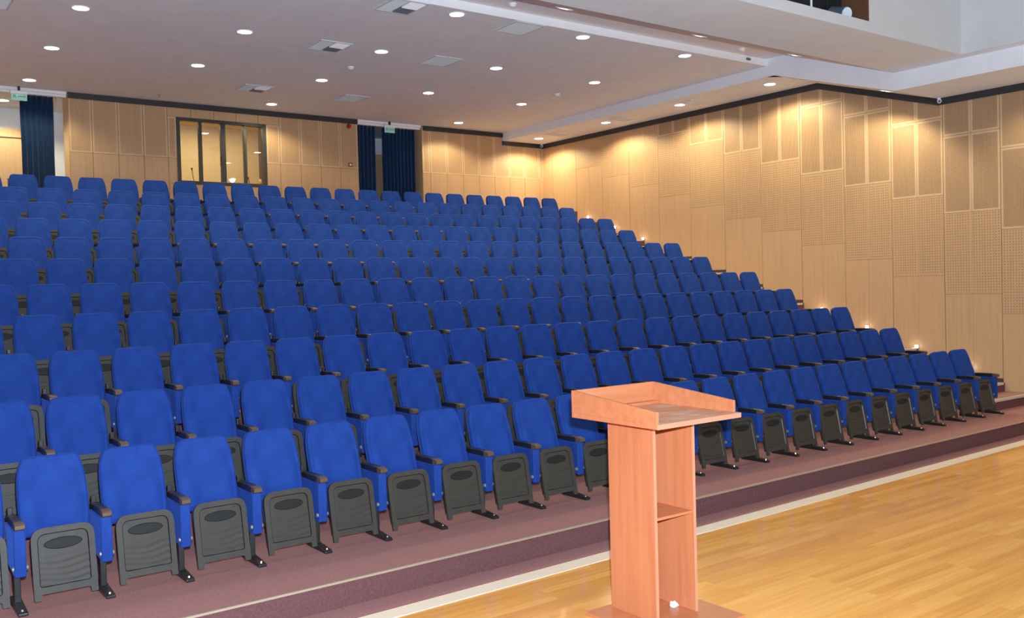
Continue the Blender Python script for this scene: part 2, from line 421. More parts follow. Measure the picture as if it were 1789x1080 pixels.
for nm, xc, side in (('door_1', -1.35, 1), ('door_2', 7.5, 1)):
    bm = bmesh.new()
    dw, dh = .95, 2.22
    box(bm, xc-dw-.09, xc-dw, VB-.07, VB, ZL, ZL+dh+.18); box(bm, xc+dw, xc+dw+.09, VB-.07, VB, ZL, ZL+dh+.18)
    box(bm, xc-dw, xc+dw, VB-.07, VB, ZL+dh, ZL+dh+.18)
    fr = struct(nm, bm, M_door)
    for s in (-1, 1):
        bm = bmesh.new(); box(bm, min(xc+s*.008, xc+s*(dw-.01)), max(xc+s*.008, xc+s*(dw-.01)), VB-.035, VB-.002, ZL+.01, ZL+dh-.01)
        finish('door_leaf', bm, M_door, parent=fr)
    bm = bmesh.new(); hx = xc+.24
    tube(bm, [(hx, VB-.035, ZL+.75), (hx, VB-.10, ZL+.75), (hx, VB-.10, ZL+1.35), (hx, VB-.035, ZL+1.35)], .014)
    finish('door_handle', bm, mat('bronze_handle', (.20, .12, .05), .4, .6), parent=fr, smooth=True)

# booth window
def booth_window():
    x0, x1, z0, z1 = WIN; yf, yb = WY-.035, WY+.07
    bm = bmesh.new(); t = .085
    box(bm, x0, x1, yf, yb, z0, z0+t*.8); box(bm, x0, x1, yf, yb, z1-t*.8, z1)
    box(bm, x0, x0+t*.85, yf, yb, z0+t*.8, z1-t*.8); box(bm, x1-t, x1, yf, yb, z0+t*.8, z1-t*.8)
    fr = struct('window_1', bm, M_alu, bevel=.006)
    xs = [x0+t*.85, 2.205, 2.69, 3.17, x1-t]; wid = [.0, .07, .105, .062]
    for i in (1, 2, 3):
        bm = bmesh.new(); box(bm, xs[i]-wid[i]/2, xs[i]+wid[i]/2, yf+.02, yb-.005, z0+t*.8, z1-t*.8)
        finish('sash_bar', bm, M_alu, parent=fr, bevel=.005)
    gm = D.materials.new('window_glass'); gm.use_nodes = True; nt = gm.node_tree
    nt.nodes.remove(nt.nodes['Principled BSDF']); out = nt.nodes['Material Output']
    tr = nt.nodes.new('ShaderNodeBsdfTransparent'); gl = nt.nodes.new('ShaderNodeBsdfGlossy'); gl.inputs['Roughness'].default_value = .01
    mx = nt.nodes.new('ShaderNodeMixShader'); mx.inputs[0].default_value = .09
    nt.links.new(tr.outputs[0], mx.inputs[1]); nt.links.new(gl.outputs[0], mx.inputs[2]); nt.links.new(mx.outputs[0], out.inputs[0])
    for i in range(4):
        bm = bmesh.new(); a = xs[i]+(wid[i]/2 if i else 0); b = xs[i+1]-(wid[i+1]/2 if i < 3 else 0)
        yy = WY+.012+(.018 if i in (0, 3) else 0)
        box(bm, a, b, yy, yy+.006, z0+t*.8, z1-t*.8); finish('glass_pane', bm, gm, parent=fr)
    bm = bmesh.new(); box(bm, 2.69-.075, 2.69-.05, yf+.0, yf+.025, z0+.42, z0+.62); finish('window_handle', bm, M_black, parent=fr)
    bm = bmesh.new(); box(bm, x0, x1, WY+.071, WY+.449, z0-.002, z0+.02); finish('window_sill', bm, M_cream, parent=fr)
booth_window()
bm = bmesh.new(); box(bm, 1.2, 4.4, WY+.47, WY+1.1, WIN[2]-.06, WIN[2]-.02)
for lx in (1.25, 4.3): box(bm, lx, lx+.05, WY+.5, WY+1.05, ZL, WIN[2]-.06)
tag(finish('control_desk', bm, M_door), 'wooden control desk just inside the booth window', 'desk')
def goose(name, x, y, dx, h, label):
    t = thing(name, (x, y, WIN[2]-.02), label, 'microphone', 'gooseneck microphones in the booth')
    bm = bmesh.new(); lathe(bm, [(.05, 0), (.05, .02), (.015, .03)], (0, 0, 0)); finish('base', bm, M_black, parent=t)
    pts = [(dx*math.sin(i/8*1.3), 0, .03+h*i/8) for i in range(9)]
    bm = bmesh.new(); tube(bm, pts, .007); finish('gooseneck', bm, M_black, parent=t, smooth=True)
    bm = bmesh.new(); p = pts[-1]; d = Vector(pts[-1])-Vector(pts[-2])
    cyl(bm, p, d, .013, .018, .05); finish('capsule', bm, M_black, parent=t, smooth=True)
goose('microphone', 2.26, WY+.56, -.075, .36, 'thin gooseneck microphone behind the leftmost window pane of the booth')
goose('microphone', 3.55, WY+.56, -.12, .22, 'short leaning gooseneck microphone behind the rightmost window pane of the booth')
t = thing('desk_lamp', (3.575, WY+.2, WIN[2]+.02), 'small yellow shaded desk lamp in the right corner of the booth window', 'lamp')
bm = bmesh.new(); lathe(bm, [(.04, 0), (.04, .02), (.015, .04), (.015, .085)], (0, 0, 0)); finish('base', bm, M_black, parent=t)
bm = bmesh.new(); lathe(bm, [(.06, .075), (.05, .13), (.025, .18), (.018, .18)], (0, 0, 0)); finish('lamp_shade', bm, mat('yellow_shade', (.8, .45, .06), .5), parent=t, smooth=True)

# curtains
def curtain(x0, x1, yc, z0, z1, folds, label, narrow=0):
    bm = bmesh.new(); nx, nz = folds*10, 14; g = []
    rnd = [random.uniform(.7, 1.3) for _ in range(folds+2)]
    for back in (0, 1):
        G = []
        for j in range(nz+1):
            v = j/nz; row = []
            for i in range(nx+1):
                u = i/nx; a = rnd[int(u*folds)]
                sq = 1-narrow*math.sin(v*math.pi)**2
                x = (x0+x1)/2+(u-.5)*(x1-x0)*sq
                y = yc+.045*a*math.sin(u*folds*2*math.pi+.4*math.sin(3*v))*(.55+.45*(1-v))+back*.012
                row.append(bm.verts.new((x, y, z0+(z1-z0)*v)))
            G.append(row)
        g.append(G)
        for j in range(nz):
            for i in range(nx): bm.faces.new((G[j][i], G[j][i+1], G[j+1][i+1], G[j+1][i]))
    F, B = g
    for j in range(nz):
        bm.faces.new((F[j][0], F[j+1][0], B[j+1][0], B[j][0])); bm.faces.new((F[j][nx], F[j+1][nx], B[j+1][nx], B[j][nx]))
    for i in range(nx):
        bm.faces.new((F[0][i], F[0][i+1], B[0][i+1], B[0][i])); bm.faces.new((F[nz][i], F[nz][i+1], B[nz][i+1], B[nz][i]))
    return tag(finish('curtain', bm, M_curtain, smooth=True), label, 'curtain', 'navy door curtains')
curtain(-1.16, -.575, WY+.13, ZL+.02, TOP-.10, 6, 'navy curtain gathered in the doorway at the far left of the rear wall', .03)
curtain(5.90, 6.41, WY+.13, ZL+.02, TOP-.10, 5, 'narrower left navy curtain of the doorway right of the booth window')
curtain(6.60, 7.50, WY+.13, ZL+.02, TOP-.10, 9, 'wider right navy curtain of the doorway right of the booth window', .02)

# exit signs
def exit_sign(x, label):
    t = thing('exit_sign', (x, WY-.12, TOP), label, 'exit sign', 'hanging exit signs')
    bm = bmesh.new(); box(bm, -.02, .02, -.02, .02, -.085, 0); finish('bracket', bm, M_black, parent=t)
    bm = bmesh.new(); box(bm, -.15, .15, -.03, .03, -.145, -.085); finish('lamp_housing', bm, M_white, parent=t, bevel=.006)
    bm = bmesh.new(); box(bm, -.135, .135, -.006, .006, -.265, -.145)
    pn = finish('sign_panel', bm, mat('pale_green_panel', (.34, .56, .52), .25, emit=(.35, .75, .66), estr=.10), parent=t)
    bm = bmesh.new()
    box(bm, -.10, -.055, -.009, -.0061, -.195, -.16); box(bm, -.11, -.04, -.009, -.0061, -.215, -.20)
    box(bm, -.02, .09, -.009, -.0061, -.20, -.175)
    prism(bm, [(.09, -.215), (.09, -.16), (.12, -.1875)], 1, -.009, -.0061)
    finish('pictogram', bm, mat('exit_green', (.03, .42, .22), .4, emit=(.03, .5, .26), estr=.1), parent=pn)
exit_sign(-1.205, 'green and white hanging exit sign at the far left doorway')
exit_sign(6.67, 'green and white hanging exit sign between the two curtains right of the booth window')
# alarm devices
t = thing('alarm_bell', (5.645, WY-.02, 6.13), 'round red alarm sounder under the dark trim left of the curtains', 'alarm')
bm = bmesh.new(); cyl(bm, (0, 0, 0), (0, -1, 0), .055, .055, .03, 24); finish('back_plate', bm, M_red, parent=t)
bm = bmesh.new(); cyl(bm, (0, -.03, 0), (0, -1, 0), .05, .03, .05, 24); finish('dome', bm, M_red, parent=t, smooth=False)
t = thing('call_point', (5.655, WY-.02, 5.235), 'small red fire call point with pale centre on the rear wall', 'call point')
bm = bmesh.new(); box(bm, -.045, .045, -.03, 0, -.045, .045); finish('housing', bm, M_red, parent=t, bevel=.006)
bm = bmesh.new(); box(bm, -.022, .022, -.034, -.0305, -.022, .022); finish('press_panel', bm, M_white, parent=t)

# ------------------------------------------------------------------ ceiling
bm = bmesh.new()
W_ = 1
quad(bm, [(CXL, 3.8, Z_MAIN), (CX, 3.8, Z_MAIN), (CX, WY, Z_MAIN), (CXL, WY, Z_MAIN)])
quad(bm, [(LX, WY, Z_MAIN), (WX, WY, Z_MAIN), (WX, 15, Z_MAIN), (LX, 15, Z_MAIN)])
quad(bm, [(CXL, 3.8, Z_MAIN), (CX, 3.8, Z_MAIN), (CX, 3.8, Z_FLAT), (CXL, 3.8, Z_FLAT)], W_)
YF, YK, YW = 3.40, 1.22, -.04
quad(bm, [(CXL, YF, Z_FLAT), (CX, YF, Z_FLAT), (CX, 3.8, Z_FLAT), (CXL, 3.8, Z_FLAT)], W_)
quad(bm, [(CXL, YK, Z_WELL), (CX, YK, Z_WELL), (CX, YF, Z_FLAT), (CXL, YF, Z_FLAT)])
WR, WL, WF = 9.80, -4.4, -6.2
quad(bm, [(CXL, YW, Z_WELL), (CX, YW, Z_WELL), (CX, YK, Z_WELL), (CXL, YK, Z_WELL)])
quad(bm, [(WR, -13, Z_WELL), (CX, -13, Z_WELL), (CX, YW, Z_WELL), (WR, YW, Z_WELL)])
quad(bm, [(CXL, -13, Z_WELL), (WL, -13, Z_WELL), (WL, YW, Z_WELL), (CXL, YW, Z_WELL)])
quad(bm, [(WL, -13, Z_WELL), (WR, -13, Z_WELL), (WR, WF, Z_WELL), (WL, WF, Z_WELL)])
for sx, a, b in ((1, CX, WX), (-1, CXL, LX)):
    quad(bm, [(a, 3.63, Z_SOF), (b, 3.63, Z_SOF), (b, WY, Z_SOF), (a, WY, Z_SOF)])
    quad(bm, [(a, 1.21, Z_FSOF), (b, 1.21, Z_FSOF), (b, 3.63, Z_SOF), (a, 3.63, Z_SOF)])
    quad(bm, [(a, -13, Z_FSOF), (b, -13, Z_FSOF), (b, 1.21, Z_FSOF), (a, 1.21, Z_FSOF)])
    quad(bm, [(a, 3.8, Z_SOF), (a, WY, Z_SOF), (a, WY, Z_MAIN), (a, 3.8, Z_MAIN)], W_)
    quad(bm, [(a, 3.8, Z_SOF), (a, 3.8, Z_FLAT), (a, YF, Z_FLAT), (a, YF, Z_SOF-.07)], W_)
    quad(bm, [(a, 3.8, Z_SOF), (a, 3.63, Z_SOF), (a, YF, Z_SOF-.07)], W_)
    quad(bm, [(a, YF, Z_SOF-.0694), (a, YF, Z_FLAT), (a, YK, Z_WELL), (a, 1.21, Z_FSOF)], W_)
    quad(bm, [(a, 1.21, Z_FSOF), (a, YK, Z_WELL), (a, -13, Z_WELL), (a, -13, Z_FSOF)], W_)
# well over the stage, with an open lighting gallery in its far wall
ZT = 7.6; O0, O1, OZ0, OZ1 = 2.2, 7.37, 5.812, 7.0
def wq(x0, x1, z0, z1): quad(bm, [(x0, YW, z0), (x1, YW, z0), (x1, YW, z1), (x0, YW, z1)], 2)
wq(WL, O0, Z_WELL, ZT); wq(O1, WR, Z_WELL, ZT); wq(O0, O1, Z_WELL, OZ0); wq(O0, O1, OZ1, ZT)
quad(bm, [(WR, YW, Z_WELL), (WR, WF, Z_WELL), (WR, WF, ZT), (WR, YW, ZT)], 2)
quad(bm, [(WL, YW, Z_WELL), (WL, WF, Z_WELL), (WL, WF, ZT), (WL, YW, ZT)], 2)
quad(bm, [(WL, WF, Z_WELL), (WR, WF, Z_WELL), (WR, WF, ZT), (WL, WF, ZT)], 2)
quad(bm, [(WL, WF, ZT), (WR, WF, ZT), (WR, YW, ZT), (WL, YW, ZT)], 2)
struct('ceiling', bm, [M_ceil, M_white, noisy('well_white_paint', (.60, .61, .62), (.64, .65, .66), (3, 3, 3), .8)])
bm = bmesh.new()                 # lining of the gallery
GB = YW+.42
quad(bm, [(O0, YW, OZ0), (O1, YW, OZ0), (O1, GB, OZ0), (O0, GB, OZ0)])
quad(bm, [(O0, YW, OZ1), (O1, YW, OZ1), (O1, GB, OZ1), (O0, GB, OZ1)])
quad(bm, [(O0, GB, OZ0), (O1, GB, OZ0), (O1, GB, OZ1), (O0, GB, OZ1)])
quad(bm, [(O0, YW, OZ0), (O0, GB, OZ0), (O0, GB, OZ1), (O0, YW, OZ1)])
quad(bm, [(O1, YW, OZ0), (O1, GB, OZ0), (O1, GB, OZ1), (O1, YW, OZ1)], 1)
struct('wall_gallery', bm, [mat('gallery_black', (.008, .008, .009), .8), noisy('gallery_brown', (.10, .04, .02), (.16, .07, .03), (3, 3, 1), .6)])
t = thing('stage_spotlight', (7.0, YW+.22, OZ0+.12), 'pale blue grey stage spotlight in the dark gallery opening', 'stage light')
bm = bmesh.new(); cyl(bm, (0, .1, 0), (-.2, -1, -.25), .10, .09, .26, 20); finish('lamp_body', bm, mat('blue_grey_metal', (.18, .24, .34), .35, .4), parent=t)
bm = bmesh.new(); cyl(bm, (-.052, -.155, -.065), (-.2, -1, -.25), .085, .085, .01, 20); finish('lens', bm, mat('spot_glass', (.7, .8, .9), .15), parent=t)
bm = bmesh.new(); tube(bm, [(-.12, .1, 0), (-.12, .1, .3), (.12, .1, .3), (.12, .1, 0)], .01); finish('yoke', bm, M_black, parent=t)
bm = bmesh.new(); cyl(bm, (6.25, YW+.12, OZ0), (0, 0, 1), .014, .014, 1.17, 10)
tag(finish('pole', bm, M_white), 'thin white upright pole in the dark gallery opening', 'pole')

# ------------------------------------------------------------------ lamps in the ceiling
SPOT_W = 122
def downlight(x, y, z, label, group='recessed ceiling downlights', power=SPOT_W, tilt=0, name='downlight', cone=142):
    t = thing(name, (x, y, z), label, 'downlight', group)
    if tilt: t.rotation_euler = (tilt, 0, 0)
    bm = bmesh.new(); lathe(bm, [(.128, 0), (.128, -.006), (.122, -.012), (.108, -.010), (.104, -.004), (.104, 0)], (0, 0, 0), 28)
    finish('trim_ring', bm, M_white, parent=t, smooth=True)
    bm = bmesh.new(); lathe(bm, [(.104, -.003), (.10, -.008), (.05, -.010), (.001, -.0105)], (0, 0, 0), 28)
    finish('lens', bm, M_lens, parent=t, smooth=True)
    lamp('downlight_lamp', 'SPOT', (0, 0, -.03), power, WARM, parent=t, spot_size=math.radians(cone), spot_blend=.4, shadow_soft_size=.07)
ordn = ['first', 'second', 'third', 'fourth', 'fifth']
rows_l = [(11.48, 'the line nearest the rear wall', [-1.13, 3.48, 8.2]),
          (8.90, 'the second line from the rear wall', [-1.22, 1.10, 3.43, 5.78, 8.16]),
          (6.46, 'the third line from the rear wall', [-1.29, 1.03, 3.38, 5.74, 8.13]),
          (4.02, 'the front line by the ceiling step', [3.30, 5.72, 8.09])]
for y, txt, xs in rows_l:
    for i, x in enumerate(xs):
        pos = ('leftmost' if i == 0 else ('rightmost' if i == len(xs)-1 else ordn[i]+' from the left'))
        downlight(x, y, Z_MAIN, 'main ceiling downlight, %s in %s' % (pos, txt), power=SPOT_W*(.9 if y > 11 else 1.6), cone=142 if y > 11 else 112)
for x, y in ((.95, 4.02), (-1.35, 4.02), (-3.65, 4.02), (-3.65, 6.46), (-3.6, 8.9)):     # lamps of the same grid above the frame
    lamp('downlight_lamp', 'SPOT', (x, y, Z_MAIN-.03), SPOT_W, WARM, spot_size=math.radians(150), spot_blend=.55, shadow_soft_size=.09)
downlight(-1.264, 13.64, TOP, 'lit round downlight beyond the far left doorway', power=150)
for i, (x, y) in enumerate([(10.64, 11.46), (10.60, 8.87), (10.57, 6.49), (10.60, 4.16)]):
    pos = ['nearest the rear corner', 'second from the rear corner', 'third from the rear corner', 'nearest the slope']
    downlight(x, y, Z_SOF, 'lit round downlight in the lower soffit along the right wall, '+pos[i], power=SPOT_W*1.65, cone=154)
sl = math.atan2(Z_SOF-Z_FSOF, 3.63-1.21)
downlight(10.6, 1.72, Z_FSOF+(1.72-1.21)*math.tan(sl), 'lit downlight on the sloping soffit beside the right wall kink', power=SPOT_W*1.5, tilt=sl)
for y in (-.9, -3.4, -5.9):      # the same soffit continues past the frame
    lamp('downlight_lamp', 'SPOT', (10.6, y, Z_FSOF-.03), SPOT_W, WARM, spot_size=math.radians(150), spot_blend=.55, shadow_soft_size=.09)
sl2 = math.atan2(Z_FLAT-Z_WELL, YF-YK)
for x, pos in ((3.86, 'leftmost'), (6.50, 'middle'), (8.80, 'rightmost')):
    downlight(x, 2.25, Z_WELL+(2.25-YK)*math.tan(sl2), 'lit downlight seen edge on in the sloping ceiling band, '+pos+' of three', power=60, tilt=sl2)

# step lights on the right wall
def steplight(k, label):
    t = thing('step_light', (WX-.02, .70+.975*k, .721+.3305*k), label, 'step light', 'small wall step lights')
    bm = bmesh.new(); cyl(bm, (0, 0, 0), (-1, 0, 0), .05, .042, .02, 20); finish('housing', bm, M_chrome, parent=t, smooth=False)
    bm = bmesh.new(); cyl(bm, (-.02, 0, 0), (-1, 0, 0), .034, .025, .016, 20); finish('lens', bm, M_stepl, parent=t, smooth=True)
    lamp('step_lamp', 'POINT', (-.09, 0, 0), .35, (1, .85, .65), parent=t, shadow_soft_size=.03)
lab = {0: 'beside the end of the front row', 1: 'beside the end of the second row', 2: 'beside the end of the third row', 3: 'beside the end of the fourth row',
       8: 'beside the end of the ninth row', 9: 'beside the end of the tenth row', 10: 'highest up, beside the back row'}
for k, s in lab.items(): steplight(k, 'small lit step light on the right wall '+s)

# vents, detectors, cameras
def vent(x, y, kind, label, z=Z_MAIN, sx=.28, sy=.31):
    t = thing('ceiling_vent', (x, y, z), label, 'ceiling vent', 'square ceiling vents')
    bm = bmesh.new()
    for a, b, c, d in ((-sx, sx, -sy, -sy+.03), (-sx, sx, sy-.03, sy), (-sx, -sx+.03, -sy+.03, sy-.03), (sx-.03, sx, -sy+.03, sy-.03)): box(bm, a, b, c, d, -.012, 0)
    finish('frame', bm, M_grille, parent=t)
    def blades(x0, x1, y0, y1, n, m, along):
        b = bmesh.new()
        for i in range(n):
            if along == 0:
                yy = y0+(y1-y0)*(i+.5)/n; prism(b, [(yy-.011, -.002), (yy-.008, 0), (yy+.011, -.010), (yy+.008, -.012)], 0, x0, x1)
            else:
                xx = x0+(x1-x0)*(i+.5)/n; prism(b, [(xx-.011, -.002), (xx-.008, 0), (xx+.011, -.010), (xx+.008, -.012)], 1, y0, y1)
        finish('louvre_blades', b, m, parent=t)
    if kind == 'four way':
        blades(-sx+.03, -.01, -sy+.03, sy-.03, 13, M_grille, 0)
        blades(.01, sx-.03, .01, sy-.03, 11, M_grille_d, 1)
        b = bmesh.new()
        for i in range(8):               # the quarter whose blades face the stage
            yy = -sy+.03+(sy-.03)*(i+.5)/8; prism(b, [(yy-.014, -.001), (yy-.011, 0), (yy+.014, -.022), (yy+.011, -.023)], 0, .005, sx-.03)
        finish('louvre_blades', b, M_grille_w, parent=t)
    else: blades(-sx+.03, sx-.03, -sy+.03, sy-.03, 22, M_grille, 0)
    bm = bmesh.new(); box(bm, -sx+.02, sx-.02, -sy+.02, sy-.02, -.0012, -.0002); finish('plenum_backing', bm, M_grille_d if kind == 'four way' else M_grille, parent=t)
for x, y, z_ in ((2.42, 4.11, 0), (2.48, 6.58, 0), (2.60, 10.2, 0)):
    pos = {4.11: 'nearest the stage', 6.58: 'over the middle rows', 10.2: 'nearest the rear wall'}[y]
    vent(x, y, 'four way', 'square ceiling vent with a white quarter, left line, '+pos)
for x, y in ((4.52, 4.13), (4.57, 6.52), (4.66, 10.14)):
    pos = {4.13: 'nearest the stage', 6.52: 'over the middle rows', 10.14: 'nearest the rear wall'}[y]
    vent(x, y, 'plain', 'plain pale square ceiling vent, right line, '+pos)
vent(-2.38, 6.74, 'plain', 'pale square ceiling vent cut off by the top left corner')
for x, y, s in ((10.65, 10.72, 'nearest the rear corner'), (10.62, 8.37, 'middle of three'), (10.63, 6.15, 'nearest the stage')):
    vent(x, y, 'plain', 'grey vent in the soffit along the right wall, '+s, z=Z_SOF, sx=.26, sy=.16)
def dome(x, y, z, label, r=.06, name='smoke_detector', cat='smoke detector'):
    t = thing(name, (x, y, z), label, cat, 'small white ceiling detectors')
    bm = bmesh.new(); lathe(bm, [(r, 0), (r, -.012), (r*.95, -.018)], (0, 0, 0)); finish('base', bm, M_white, parent=t)
    bm = bmesh.new(); lathe(bm, [(r*.85, -.018), (r*.8, -.035), (r*.5, -.05), (.002, -.053)], (0, 0, 0)); finish('sensor_dome', bm, M_white, parent=t, smooth=True)
dome(3.433, 7.69, Z_MAIN, 'small white detector on the main ceiling above the middle seats')
dome(8.166, 7.68, Z_MAIN, 'small white detector on the main ceiling towards the right wall')
dome(3.95, 3.52, Z_FLAT, 'small white detector in the raised ceiling strip, left one')
dome(9.0, 3.5, Z_FLAT, 'small white detector in the raised ceiling strip near the right bulkhead')
t = thing('sprinkler', (1.215, 11.66, Z_MAIN), 'tiny metal sprinkler head on the ceiling above the rear wall panels', 'sprinkler')
bm = bmesh.new(); lathe(bm, [(.035, 0), (.035, -.006), (.012, -.01), (.012, -.045)], (0, 0, 0)); finish('escutcheon', bm, M_chrome, parent=t)
bm = bmesh.new(); lathe(bm, [(.03, -.045), (.03, -.049)], (0, 0, 0)); finish('deflector', bm, M_chrome, parent=t)
def wallcam(loc, label, aim):
    t = thing('security_camera', loc, label, 'security camera', 'small white corner cameras')
    bm = bmesh.new(); box(bm, -.02, .02, -.02, .02, -.03, 0); finish('bracket', bm, M_white, parent=t)
    bm = bmesh.new(); cyl(bm, (0, 0, -.055), aim, .035, .035, .10, 14); finish('camera_body', bm, M_white, parent=t, smooth=False)
    bm = bmesh.new(); v = Vector(aim).normalized()*.101; cyl(bm, (v.x, v.y, v.z-.055), aim, .025, .025, .004, 14); finish('lens', bm, M_black, parent=t)
wallcam((WX-.12, WY-.1, Z_SOF), 'small white camera in the rear right corner under the soffit', (-.6, -.7, -.2))
wallcam((WX-.10, 1.15, Z_FSOF), 'small white camera under the front soffit at the trim kink', (-.8, -.5, -.2))
t = thing('ceiling_sensor', (9.52, 3.795, 6.37), 'small dark sensor on the white ceiling step near the right bulkhead', 'sensor')
bm = bmesh.new(); box(bm, -.05, .05, -.03, 0, -.02, .02); finish('sensor_body', bm, mat('sensor_grey', (.12, .12, .13), .5), parent=t, bevel=.006)

# ------------------------------------------------------------------ unseen sides of the hall
bm = bmesh.new(); prism(bm, [(-13, -.2), (WY+.6, -.2), (WY+.6, 6.7), (-13, 6.7)], 0, LX-.3, LX)
struct('wall_left', bm, M_beech)
bm = bmesh.new(); box(bm, LX-.3, WX+.3, -13.3, -13, -.2, 6.7)
struct('wall_stage', bm, mat('unseen_stage_black', (.03, .03, .035), .9))  # unseen wall, blackened to cut the flash bounce

# ------------------------------------------------------------------ theatre seat
def build_seat():
    t = thing('theatre_seat', (0, 0, 0), '', 'theatre seat', 'blue theatre seats in raked rows')
    # back cushion: outline in the reclined plane (x, s); s runs up the back from z = .34
    ang = math.atan2(.19, .57); S = .62/math.cos(ang)
    def plane(x, s, d):                       # d = distance out of the plane towards the sitter
        z = .335+s*math.cos(ang); y = -.155+s*math.sin(ang)
        return (x, y-d*math.cos(ang), z+d*math.sin(ang))
    out = round_poly([(-.222, .09), (.222, .09), (.230, .22), (.231, .40), (.223, .53), (.190, S), (-.190, S), (-.223, .53), (-.231, .40), (-.230, .22)],
                     [.03, .03, .06, .06, .05, .052, .052, .05, .06, .06], 4)
    out = resample(out, .03)
    bm = bmesh.new(); rings = []
    for ins, d in ((.012, 0), (0, .008), (0, .052), (.004, .062), (.012, .069), (.017, .072), (.022, .072), (.027, .068), (.045, .073), (.085, .074), (.13, .072)):
        pl = inset(out, ins) if ins < .025 else [Vector((p.x*(1-ins/.235), .31+(p.y-.31)*(1-ins/.33))) for p in out]; rg = []
        for p in pl:
            dd = d
            if ins > .03:                    # hollow centre between two side bolsters towards the bottom
                k = max(0, 1-p.y/.5); dd += .014*k*(1 if abs(p.x) > .12 else -.3)
            rg.append(bm.verts.new(plane(p.x, p.y, dd)))
        rings.append(rg)
    n = len(out)
    for a, b in zip(rings, rings[1:]):
        for i in range(n): bm.faces.new((a[i], a[(i+1) % n], b[(i+1) % n], b[i]))
    bm.faces.new(rings[0]); bm.faces.new(rings[-1])
    back = finish('backrest', bm, M_velvet, parent=t, smooth=True)
    bm = bmesh.new()
    pl = inset(out, .006); A = [bm.verts.new(plane(p.x, p.y, -.002)) for p in pl]; B = [bm.verts.new(plane(p.x, p.y, -.018)) for p in inset(out, .014)]
    for i in range(n): bm.faces.new((A[i], A[(i+1) % n], B[(i+1) % n], B[i]))
    bm.faces.new(A); bm.faces.new(B)
    finish('back_shell', bm, M_plastic, parent=back, smooth=False)
    # tipped-up seat: plane (x, s), s up from z = .035; underside faces the stage
    y_b, y_t, zb, zt = -.455, -.365, .055, .528
    sc = math.hypot(y_t-y_b, zt-zb); a2 = math.atan2(y_b-y_t, zt-zb)
    def pan(x, s, d):
        return (x, y_b-s*math.sin(a2)-d*math.cos(a2), zb+s*math.cos(a2)-d*math.sin(a2))
    body = round_poly([(-.2, .045), (.2, .045), (.2, sc), (-.2, sc)], [.02, .02, .085, .085], 6)
    bm = bmesh.new(); bo = resample(body, .04)
    rg = []
    for ins, d in ((.02, -.040), (.004, -.030), (0, 0), (.004, .006)):
        rg.append([bm.verts.new(pan(p.x, p.y, d)) for p in inset(bo, ins)])
    n = len(bo)
    for a, b in zip(rg, rg[1:]):
        for i in range(n): bm.faces.new((a[i], a[(i+1) % n], b[(i+1) % n], b[i]))
    bm.faces.new(rg[0]); bm.faces.new(rg[-1])
    gx, gz = 14, 44; G = []               # wavy ribbed middle
    for j in range(gz+1):
        s = .085+(sc-.085-.035)*j/gz; row = []
        for i in range(gx+1):
            x = -.172+.344*i/gx
            fade = max(0, min(1, (.315-s)/.05))
            wv = .0016*fade*(1+math.sin(2*math.pi*(s/.042+.35*math.sin(x*14+s*9))))
            row.append(bm.verts.new(pan(x, s, .0062+wv)))
        G.append(row)
    for j in range(gz):
        for i in range(gx): bm.faces.new((G[j][i], G[j][i+1], G[j+1][i+1], G[j+1][i]))
    pn = finish('seat_pan', bm, M_plastic, parent=t, smooth=True)
    # rim with two prongs
    outer = round_poly([(-.202, 0), (-.158, 0), (-.155, .04), (.155, .04), (.158, 0), (.202, 0), (.203, sc), (-.203, sc)], [.006, .006, .012, .012, .006, .006, .088, .088], 5)
    inner = round_poly([(-.163, .085), (.163, .085), (.163, sc-.04), (-.163, sc-.04)], [.02, .02, .055, .055], 5)
    bm = bmesh.new()
    for d in (.016,):
        Ao = [bm.verts.new(pan(p.x, p.y, d)) for p in outer]; Ai = [bm.verts.new(pan(p.x, p.y, d)) for p in inner]
        eo = [bm.edges.new((Ao[i], Ao[(i+1) % len(Ao)])) for i in range(len(Ao))]
        ei = [bm.edges.new((Ai[i], Ai[(i+1) % len(Ai)])) for i in range(len(Ai))]
        bmesh.ops.triangle_fill(bm, use_beauty=True, edges=eo+ei)
    for R, dd in ((Ao, -.004), (Ai, .007)):
        Bk = [bm.verts.new(pan(p.x, p.y, dd)) for p in (outer if R is Ao else inset(inner, .006))]
        for i in range(len(R)): bm.faces.new((R[i], R[(i+1) % len(R)], Bk[(i+1) % len(R)], Bk[i])).material_index = 0 if R is Ao else 1  # inner wall black: shade of the groove put into the colour
    finish('pan_rim', bm, [M_rim, M_black], parent=pn)
    bm = bmesh.new(); m_ = 30
    A = [bm.verts.new(pan(.118*math.cos(2*math.pi*i/m_), .365+.034*math.sin(2*math.pi*i/m_), .0105)) for i in range(m_)]
    B = [bm.verts.new(pan(.124*math.cos(2*math.pi*i/m_), .365+.040*math.sin(2*math.pi*i/m_), .0055)) for i in range(m_)]
    bm.faces.new(A)
    for i in range(m_): bm.faces.new((A[i], A[(i+1) % m_], B[(i+1) % m_], B[i]))
    gm = mat('vent_mesh_plastic', (.028, .027, .025), .62, spec=.2)
    vo = N(gm, 'ShaderNodeTexVoronoi'); vo.inputs['Scale'].default_value = 1; vo.inputs['Randomness'].default_value = 0
    L(gm, coords(gm, (110, 1, 110)), vo.inputs['Vector'])
    L(gm, ramp(gm, vo.outputs['Distance'], [(.25, (.065, .065, .06)), (.45, (.012, .012, .011))]), bsdf(gm).inputs['Base Color'])
    finish('vent_grille', bm, gm, parent=pn)
    # seat cushion behind the pan
    bm = bmesh.new(); co = resample(round_poly([(-.178, .20), (.178, .20), (.185, sc-.012), (-.185, sc-.012)], [.03, .03, .08, .08], 5), .05)
